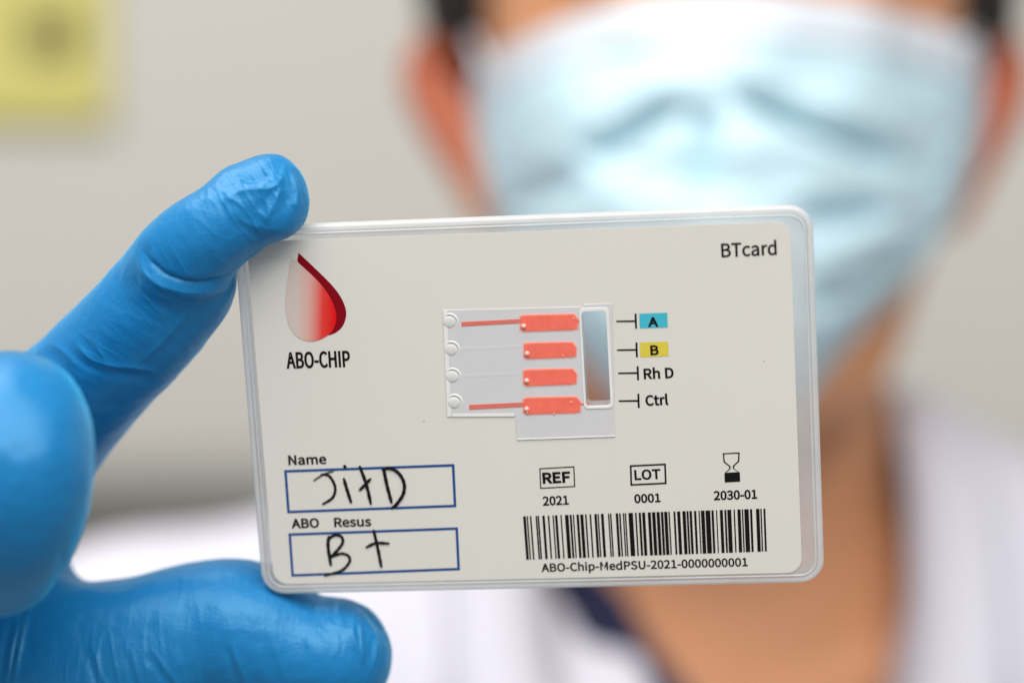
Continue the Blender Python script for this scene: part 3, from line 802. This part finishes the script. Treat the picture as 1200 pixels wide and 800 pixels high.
    fold(idx_tip, [(212, 246), (250, 250), (268, 276)], 0.06, 9.0)
    # the rolled fold at the last joint
    fold(idx_mid, [(152, 286), (168, 314), (190, 333), (222, 341), (254, 338), (280, 326)], 0.70, 6.5, use=np.clip(facing + 0.8, 0, 1))
    fold(idx_mid, [(162, 284), (178, 308), (198, 324), (226, 331), (252, 328), (276, 316)], -0.7, 4.0)
    fold(idx_mid, [(152, 306), (170, 330), (192, 348), (214, 354)], 0.20, 5.0, 0.16, 6)
    # middle segment
    fold(idx_mid, [(78, 392), (104, 418), (130, 428), (165, 432), (214, 442)], 0.24, 4.5, 0.26, 6)
    fold(idx_mid, [(150, 436), (186, 404), (212, 376), (246, 336)], 0.18, 4.5, 0.10, 7)
    fold(idx_mid, [(174, 330), (188, 362), (200, 396)], 0.10, 7.0)
    fold(idx_mid, [(120, 372), (150, 384), (176, 408)], 0.07, 7.0)
    fold(idx_mid, [(88, 380), (108, 404), (124, 420)], 0.10, 5.0)
    fold(idx_mid, [(52, 398), (78, 414), (98, 440)], 0.18, 6.0, 0.14, 6)
    # thumb: crumpled tip, cross wrinkles, long folds below
    fold(idx_thumb, [(408, 696), (432, 718), (446, 734), (460, 764)], -0.42, 6.0)
    fold(idx_thumb, [(418, 692), (444, 714), (460, 742)], 0.22, 5.0)
    fold(idx_thumb, [(424, 700), (414, 726), (416, 750), (427, 772), (432, 800)], 0.20, 4.5, 0.14, 6)
    fold(idx_thumb, [(426, 716), (439, 744), (440, 768), (432, 794)], 0.18, 4.0, 0.14, 5)
    fold(idx_thumb, [(446, 738), (453, 762), (444, 790)], 0.12, 4.0)
    fold(idx_thumb, [(380, 706), (374, 730), (384, 752)], 0.08, 4.0, 0.06, 5)
    fold(idx_thumb, [(372, 716), (392, 732), (416, 738)], 0.08, 4.0, 0.06, 5)
    fold(idx_thumb, [(390, 728), (397, 752), (388, 776)], 0.08, 4.0, 0.06, 5)
    fold(idx_thumb, [(402, 700), (396, 716), (404, 742)], 0.09, 4.0, 0.06, 5)
    fold(idx_thumb, [(362, 696), (358, 730), (366, 770)], 0.08, 6.0)
    fold(idx_thumb, [(314, 728), (324, 768), (342, 812)], 0.08, 5.0, 0.08, 6)
    fold(idx_thumb, [(268, 746), (280, 778), (298, 826)], 0.15, 4.0, 0.20, 5)
    fold(idx_thumb, [(176, 756), (196, 786), (226, 826)], 0.15, 4.0, 0.20, 5)
    fold(idx_thumb, [(152, 752), (160, 786), (174, 826)], 0.12, 4.0, 0.15, 5)
    fold(idx_thumb, [(106, 748), (116, 784), (134, 826)], 0.15, 4.0, 0.20, 5)
    fold(idx_thumb, [(256, 676), (280, 682), (306, 680), (326, 672)], -0.16, 7.0)
    fold(idx_thumb, [(38, 700), (28, 740), (22, 770), (14, 816)], 0.5, 4.0, 0.5, 5)
    fold(idx_thumb, [(24, 716), (13, 760), (6, 816)], 0.4, 4.0, 0.4, 5)
    # folded finger: a crease at its lower joint
    fold(idx_pip, [(70, 640), (75, 662), (72, 686)], -0.35, 7.0)
    fold(idx_pip, [(94, 460), (104, 500), (104, 540), (95, 590)], 0.12, 7.0)
    # gentle uneven stretch everywhere
    vis = np.where(inview)[0]
    nz = np.array([noise.noise(Vector((V[i, 0] * 0.16, V[i, 1] * 0.16, V[i, 2] * 0.16))) * 0.22 + noise.noise(Vector((V[i, 0] * 0.5 + 9, V[i, 1] * 0.5, V[i, 2] * 0.5))) * 0.07 for i in vis])
    disp[vis] += nz
    # fine gathers of thin rubber: ridges across a finger, strongest at tip and joints
    def gathers(idx, axis, spots, amp, fa, fc):
        ax = np.array(axis, float); ax /= np.linalg.norm(ax)
        w = np.zeros(len(idx))
        for u, v, r, k in spots: w = np.maximum(w, k * np.exp(-(((P[idx, 0] - u) ** 2 + (P[idx, 1] - v) ** 2) / r ** 2)))
        on = w > 0.04
        ii = idx[on]; ww = w[on] * np.clip(facing[ii] * 1.5, 0.3, 1)
        along = V[ii] @ ax; rest = V[ii] - along[:, None] * ax
        q = rest * fc + (along * fa)[:, None] * ax
        n1 = np.array([noise.noise(Vector(p)) for p in q]); n2 = np.array([noise.noise(Vector(p * 1.9 + 17)) for p in q])
        ridge = (1 - np.abs(n1) * 2.6).clip(0, 1) ** 2 + 0.5 * (1 - np.abs(n2) * 2.6).clip(0, 1) ** 2
        disp[ii] += amp * ww * (ridge - 0.45)
    gathers(idx_tip, (0.85, 0, 0.5), [(322, 222, 34, 1), (272, 226, 26, 0.8), (300, 262, 24, 0.7), (190, 306, 30, 0.5), (240, 270, 60, 0.2)], 0.28, 0.42, 0.14)
    gathers(idx_mid, (0.7, 0, 0.7), [(180, 345, 34, 0.8), (110, 412, 34, 0.9), (200, 430, 40, 0.5), (160, 390, 70, 0.3)], 0.18, 0.38, 0.10)
    gathers(idx_thumb, (1, 0, 0.05), [(430, 745, 36, 1.3), (386, 735, 34, 0.7), (300, 775, 40, 0.6), (200, 790, 50, 0.7), (110, 790, 45, 0.8), (290, 690, 40, 0.3), (260, 740, 130, 0.22)], 0.20, 0.40, 0.08)
    gathers(idx_pip, (0.1, 0, 1), [(80, 660, 40, 0.7), (50, 560, 90, 0.2)], 0.16, 0.3, 0.10)
    V = V + N * disp[:, None]
    o = person_part('glove', V, Q, M['glove'])
    tag(o, 'wrinkled blue nitrile glove gripping the card by its left corners')
build_glove()

# ---- head and neck (one skin), in mm from the middle of the ears
O = np.array([65.0, 420.0, 60.0])
def W(x, y, z): return O + np.array([x, y, z], float)
def build_head():
    f = Field(W(-120, -135, -260), W(120, 120, 150), 2.6)
    f.ellipsoid(W(0, 5, 48), (75, 97, 90), 4)
    f.ellipsoid(W(0, -36, 4), (65, 56, 80), 14)
    for s in (-1, 1):
        f.tube([(W(57 * s, -2, -18), 13), (W(46 * s, -12, -44), 13), (W(30 * s, -46, -68), 14), (W(0, -66, -74), 18)], 14)
        f.tube([(W(48 * s, -44, 22), 15), (W(36 * s, -56, 14), 15)], 14)                       # cheekbone
        f.tube([(W(12 * s, -86, 62), 9), (W(44 * s, -74, 60), 10)], 10)                        # brow
    f.tube([(W(0, -84, 52), 7), (W(0, -93, 28), 7), (W(0, -98, 12), 10)], 7)                  # nose
    f.tube([(W(-12, -84, 6), 6), (W(0, -90, 5), 7), (W(12, -84, 6), 6)], 5)
    f.tube([(W(-20, -84, -28), 5), (W(0, -93, -27), 6), (W(20, -84, -28), 5)], 5)              # lips
    f.tube([(W(-18, -84, -36), 5), (W(0, -91, -36), 6), (W(18, -84, -36), 5)], 4)
    f.tube([(W(0, 15, -20), 56), (W(0, 20, -80), 55), (W(0, 24, -120), 57), (W(0, 32, -180), 64)], 12)
    f.tube([(W(-80, 40, -176), 46), (W(0, 32, -186), 60), (W(80, 40, -160), 46)], 26)
    f.ellipsoid(W(0, 36, -250), (112, 62, 95), 24)
    # collar bones
    for s in (-1, 1):
        f.tube([(W(14 * s, -26, -172), 7), (W(48 * s, -20, -162), 7), (W(90 * s, 0, -152), 7)], 8)
    # ears: a leaning oval shell with its rim and lobe
    for s in (-1, 1):
        f.tube([(W(71 * s, -8, -20), 7), (W(77 * s, -4, -8), 7.5), (W(86 * s, 4, 8), 8), (W(92 * s, 8, 22), 8), (W(90 * s, 8, 32), 7), (W(78 * s, 0, 34), 6)], 4)
        f.tube([(W(70 * s, 0, -4), 8), (W(84 * s, 6, 16), 7)], 5)
    x, y, z = f.grid()
    for s in (-1, 1):      # eye sockets
        c = W(32 * s, -92, 48)
        f.carve((np.sqrt(((x - c[0]) / 1.5) ** 2 + ((y - c[1])) ** 2 + (z - c[2]) ** 2) - 12).astype(np.float32), 8)
    global HEAD
    HEAD = f
    for s in (-1, 1):      # lids
        f.tube([(W(18 * s, -76, 47), 3.2), (W(25 * s, -83, 53), 4.0), (W(34 * s, -84, 54.5), 4.2), (W(45 * s, -76, 48), 3.4)], 2.5)
        f.tube([(W(18 * s, -76, 46), 3.0), (W(26 * s, -80, 41), 3.6), (W(35 * s, -80, 40), 3.6), (W(45 * s, -75, 46), 3.2)], 2.5)
    V, Q = f.mesh(3)
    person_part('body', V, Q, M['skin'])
    for s in (-1, 1):
        bm = bmesh.new(); bmesh.ops.create_uvsphere(bm, u_segments=20, v_segments=14, radius=0.0118, matrix=Matrix.Translation(Vector((W(32 * s, -69, 47.5) - PL) / 1000)))
        me = bpy.data.meshes.new('eye'); bm.to_mesh(me); bm.free(); e = link('eye', me, M['eye'], person)
        bm = bmesh.new(); bmesh.ops.create_uvsphere(bm, u_segments=16, v_segments=10, radius=0.0062, matrix=Matrix.Translation(Vector((W(32 * s, -75.4, 47.5) - PL) / 1000)))
        me = bpy.data.meshes.new('iris'); bm.to_mesh(me); bm.free(); link('iris', me, M['iris'], e)
        g = Field(W(32 * s - 30, -105, 52), W(32 * s + 30, -60, 84), 1.5)
        g.tube([(W(12 * s, -94, 68), 3.0), (W(30 * s, -93, 73), 3.6), (W(52 * s, -80, 68), 2.2)], 1)
        V, Q = g.mesh(1); person_part('eyebrow', V, Q, M['hair'])
    # hair: cap over the skull, down to the temples and behind the ears
    g = Field(W(-100, -125, -60), W(100, 125, 165), 2.6)
    g.ellipsoid(W(0, 14, 58), (95, 100, 95), 2)
    x, y, z = g.grid()
    X = x - O[0]; Y = y - O[1]; Z = z - O[2]
    bare = -(Y + 18 + 0.30 * (Z - 50) + 44 * np.clip((Z - 92) / 40, 0, 1)) + 0 * X      # ahead of the hairline
    low = np.minimum(34 - Z, 16 - Y) + 0 * X                                            # ahead of and below the ear top
    nape = -(Z + 34) + 0 * X + 0 * Y
    for cutf in (bare, low, nape): g.F = np.maximum(g.F, cutf.astype(np.float32))
    V, Q = g.mesh(2)
    V = V + normals(V, Q) * np.array([noise.noise(Vector((p[0] * .25, p[1] * .12, p[2] * .12))) * 2.2 for p in V])[:, None]
    h = person_part('hair', V, Q, M['hair']); tag(h, 'short black hair')
build_head()

# ---- coat with sleeves, collar, and the navy shirt below it
def torso(f, grow):
    f.tube([(W(-60, 42, -136), 40 + grow), (W(-130, 30, -168), 44 + grow), (W(-186, 10, -188), 50 + grow)], 14)
    f.tube([(W(52, 44, -118), 34 + grow), (W(105, 46, -160), 44 + grow), (W(170, 46, -220), 52 + grow)], 16)
    f.tube([(W(-70, 36, -190), 62 + grow), (W(0, 34, -196), 66 + grow), (W(70, 36, -190), 62 + grow)], 30)
    f.ellipsoid(W(0, 36, -320), (172 + grow, 92 + grow, 190), 40)
def build_coat():
    f = Field(W(-262, -392, -470), W(262, 150, -60), 4.0)
    torso(f, 12)
    elbow = np.array([-176.0, 255.0, -262.0])
    f.tube([(W(-186, 8, -192), 58), ((W(-186, 8, -192) + elbow) / 2, 55), (elbow, 50), (np.array([-158.0, 172.0, -190.0]), 43), (np.array([-142.0, 104.0, -130.0]), 39), (np.array([-136.0, 92.0, -120.0]), 39)], 14)
    f.tube([(W(178, 46, -228), 58), (W(214, 40, -340), 54), (W(222, 30, -470), 50)], 14)
    x, y, z = f.grid()
    X = x - O[0]; Y = y - O[1]; Z = z - O[2]
    lap_l = np.interp(Z, [-330, -250, -170, -138, -90, -60], [7, -2, -20, -26, -46, -56]); lap_r = np.interp(Z, [-330, -250, -170, -138, -90, -60], [11, 32, 50, 57, 66, 70])
    # open front: carve the wedge between the lapels, and the neck hole
    wedge = np.maximum(np.maximum(lap_l - X, X - lap_r), Y - 10) + 0 * Z
    f.carve(wedge.astype(np.float32), 6)
    neck = np.sqrt(X ** 2 + (Y - 22) ** 2) - 66 + 0 * Z
    neck = np.maximum(neck, -(Z + 150))
    f.carve(neck.astype(np.float32), 6)
    # hollow sleeve end for the wrist
    V, Q = f.mesh(2)
    V = V + normals(V, Q) * np.array([noise.noise(Vector((p[0] * .02, p[1] * .02, p[2] * .016))) * 5 for p in V])[:, None]
    coat = person_part('coat', V, Q, M['coat']); tag(coat, 'white coat with open collar')
    # collar: a turned-down band round the neck running into the lapels
    for s in (-1, 1):
        inner = [W(0, 84, -88), W(40 * s, 74, -82), W(58 * s, 40, -76), W(57 * s, 8, -86), W(56 * s, -20, -114), W(50 * s, -46, -162), W(30 * s, -62, -230)]
        outer = [W(0, 96, -122), W(50 * s, 88, -118), W(84 * s, 46, -116), W(92 * s, 2, -132), W(90 * s, -34, -164), W(84 * s, -52, -196), W(48 * s, -68, -250)]
        A = smoothline(inner, 8); B = smoothline(outer, 8)
        V = []; Fc = []; m = 9
        for a, b in zip(A, B):
            for j in range(m):
                t = j / (m - 1)
                p = a + (b - a) * t
                out = np.array([(a + b)[0] / 2 - O[0], (a + b)[1] / 2 - O[1] - 25, 0]); out = out / np.linalg.norm(out)
                p = p + out * 14 * math.sin(math.pi * min(1, t * 1.15) ** 0.8) * (1 - 0.2 * t) + np.array([0, 0, 6 * math.sin(math.pi * t)])
                V.append((p - PL) / 1000)
        for i in range(len(A) - 1):
            for j in range(m - 1): Fc.append((i * m + j, i * m + j + 1, (i + 1) * m + j + 1, (i + 1) * m + j))
        me = mesh_from('collar', V, Fc)
        bm = bmesh.new(); bm.from_mesh(me); bmesh.ops.recalc_face_normals(bm, faces=bm.faces); bm.to_mesh(me); bm.free()
        o = link('collar', me, M['coat'], coat)
        o.modifiers.new('thickness', 'SOLIDIFY').thickness = 0.0025
    # shirt
    g = Field(W(-120, -135, -260), W(120, 120, 150), 2.6)
    g.F = HEAD.F - 4.0
    x, y, z = g.grid(); X = x - O[0]; Y = y - O[1]; Z = z - O[2]
    g.F = np.maximum(g.F, (Z + 122 + 0 * X + 0 * Y).astype(np.float32))
    xl = np.interp(Z, [-232, -200, -167, -150, -136, -110], [34, 14, -10, -23.5, -31, -60]); xr = np.interp(Z, [-232, -150, -110], [34, 78, 90])
    nv = np.maximum(np.maximum(xl - X, X - xr), np.maximum(-(Z + 232), Y - 20))
    g.carve(nv.astype(np.float32), 2)
    neck = np.maximum(np.sqrt(X ** 2 + (Y - 24) ** 2) - 68 + 0 * Z, np.maximum(-(Z + 150), 6 - Y))
    g.carve(neck.astype(np.float32), 2)
    g.F[:2] = 9; g.F[-2:] = 9; g.F[:, :2] = 9; g.F[:, -2:] = 9
    g.F[:, :, :2] = 9
    V, Q = g.mesh(2)
    V, Q = largest(V, Q)
    person_part('shirt', V, Q, M['shirt'])
build_coat()

# ---- face mask
def build_mask():
    ts = [0, .3, .58, .82, 1.0]
    Lc = [at(556, 92, 384), at(566, 185, 388), at(590, 270, 386), at(662, 385, 366), at(740, 478, 350)]
    Rc = [at(1152, 62, 384), at(1144, 165, 388), at(1116, 250, 386), at(1022, 362, 366), at(930, 470, 350)]
    Cc = [at(832, -4, 302), at(829, 112, 286), at(832, 285, 283), at(838, 440, 288), at(842, 512, 322)]
    lc, rc, cc = (smoothline(q, 16) for q in (Lc, Rc, Cc))
    tt = np.linspace(0, 1, len(lc)); n = 97; m = 121
    T = np.linspace(0, 1, m); V = []; uv = []
    for t in T:
        a = np.array([np.interp(t, tt, lc[:, k]) for k in range(3)]); b = np.array([np.interp(t, tt, rc[:, k]) for k in range(3)]); c = np.array([np.interp(t, tt, cc[:, k]) for k in range(3)])
        for s in np.linspace(-1, 1, n):
            mid = (a + b) / 2
            w = (1 - abs(s) ** 2.3)
            V.append(a + (b - a) * (s + 1) / 2 + (c - mid) * w * np.array([0, 1, 1]) + np.array([(c - mid)[0] * w, 0, 0]))
            uv.append((s, t))
    V = np.array(V); uv = np.array(uv); P = project(V)
    dy = np.zeros(len(V)); S, Tt = uv[:, 0], uv[:, 1]
    # pleats: each upper panel overlaps the next by a step
    for tp, amp in ((0.36, 2.0), (0.54, 5.0), (0.71, 5.0)):
        k = (Tt - tp) + 0.03 * S * S
        dy += amp * np.where(k > 0, np.exp(-k / 0.075), 0) * (1 - 0.55 * np.exp(-((np.abs(S) - 1) / 0.2) ** 2))
    # the nose wire: sides pinched in, a keel down the middle
    dy += 4 * np.exp(-((np.abs(S) - 0.30) / 0.13) ** 2) * np.exp(-((Tt - 0.22) / 0.13) ** 2)
    def crease(pts, depth, w):
        d, s_, t_ = line_dist(P, smoothline(pts))
        e = np.clip(np.minimum(t_, 1 - t_) * 5, 0.15, 1)
        return depth * np.exp(-(d / w) ** 2) * e
    dy += crease([(672, 186), (725, 166), (770, 138), (806, 112)], 15, 15)
    dy += crease([(846, 104), (900, 126), (948, 146), (1000, 166), (1060, 190)], 16, 14)
    dy += crease([(825, 110), (826, 175), (828, 250)], 11, 20)
    dy += crease([(1070, 196), (1100, 212), (1124, 220)], 16, 14)
    dy += crease([(930, 254), (985, 250), (1040, 246)], 14, 12)
    dy += crease([(930, 318), (1000, 300), (1080, 262)], -5, 18)
    dy += crease([(940, 360), (1000, 335), (1085, 285)], 9, 12)
    dy += crease([(940, 440), (990, 405), (1060, 330)], 8, 12)
    dy += crease([(600, 250), (650, 222), (700, 205)], 9, 14)
    dy += np.array([noise.noise(Vector((p[0] * .05, p[1] * .03, p[2] * .08))) * 2.5 for p in V])
    V = V + np.stack([np.zeros(len(V)), dy, np.zeros(len(V))], 1)
    for _ in range(6):       # keep the cloth clear of the face
        ix = np.clip(np.round((V - HEAD.lo) / HEAD.h).astype(int), 0, HEAD.n - 1)
        V[:, 1] -= np.clip(3.0 - HEAD.F[ix[:, 0], ix[:, 1], ix[:, 2]], 0, 4)
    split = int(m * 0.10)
    def sheet(name, r0, r1, mat, parent, push=0.0):
        sub = [(p - PL + np.array([0, push, 0])) / 1000 for p in V[r0 * n:(r1 + 1) * n]]
        Fc = [(i * n + j, i * n + j + 1, (i + 1) * n + j + 1, (i + 1) * n + j) for i in range(r1 - r0) for j in range(n - 1)]
        o = link(name, mesh_from(name, sub, Fc), mat, parent)
        md = o.modifiers.new('thickness', 'SOLIDIFY'); md.thickness = 0.0008; md.offset = -1
        return o
    mk = sheet('face_mask', split, m - 1, M['mask'], person)
    tag(mk, 'pale blue pleated surgical mask')
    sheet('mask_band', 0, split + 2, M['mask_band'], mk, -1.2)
    # ear loops
    for s, top, bot in ((-1, V[n * 6], V[n * 86]), (1, V[n * 6 + n - 1], V[n * 86 + n - 1])):
        pts = [top, top * 0.5 + W(72 * s, -14, 36) * 0.5, W(84 * s, 10, 44), W(86 * s, 20, 22), W(80 * s, 12, -10), bot * 0.6 + W(72 * s, 0, -20) * 0.4, bot]
        g = Field(np.min(pts, 0) - 8, np.max(pts, 0) + 8, 1.5)
        g.tube([(p, 1.8) for p in pts], 0, step=0.4)
        Vv, Qq = g.mesh(1)
        o = link('ear_loop', fast_mesh('ear_loop', Vv - PL, Qq), M['mask_band'], mk)
build_mask()
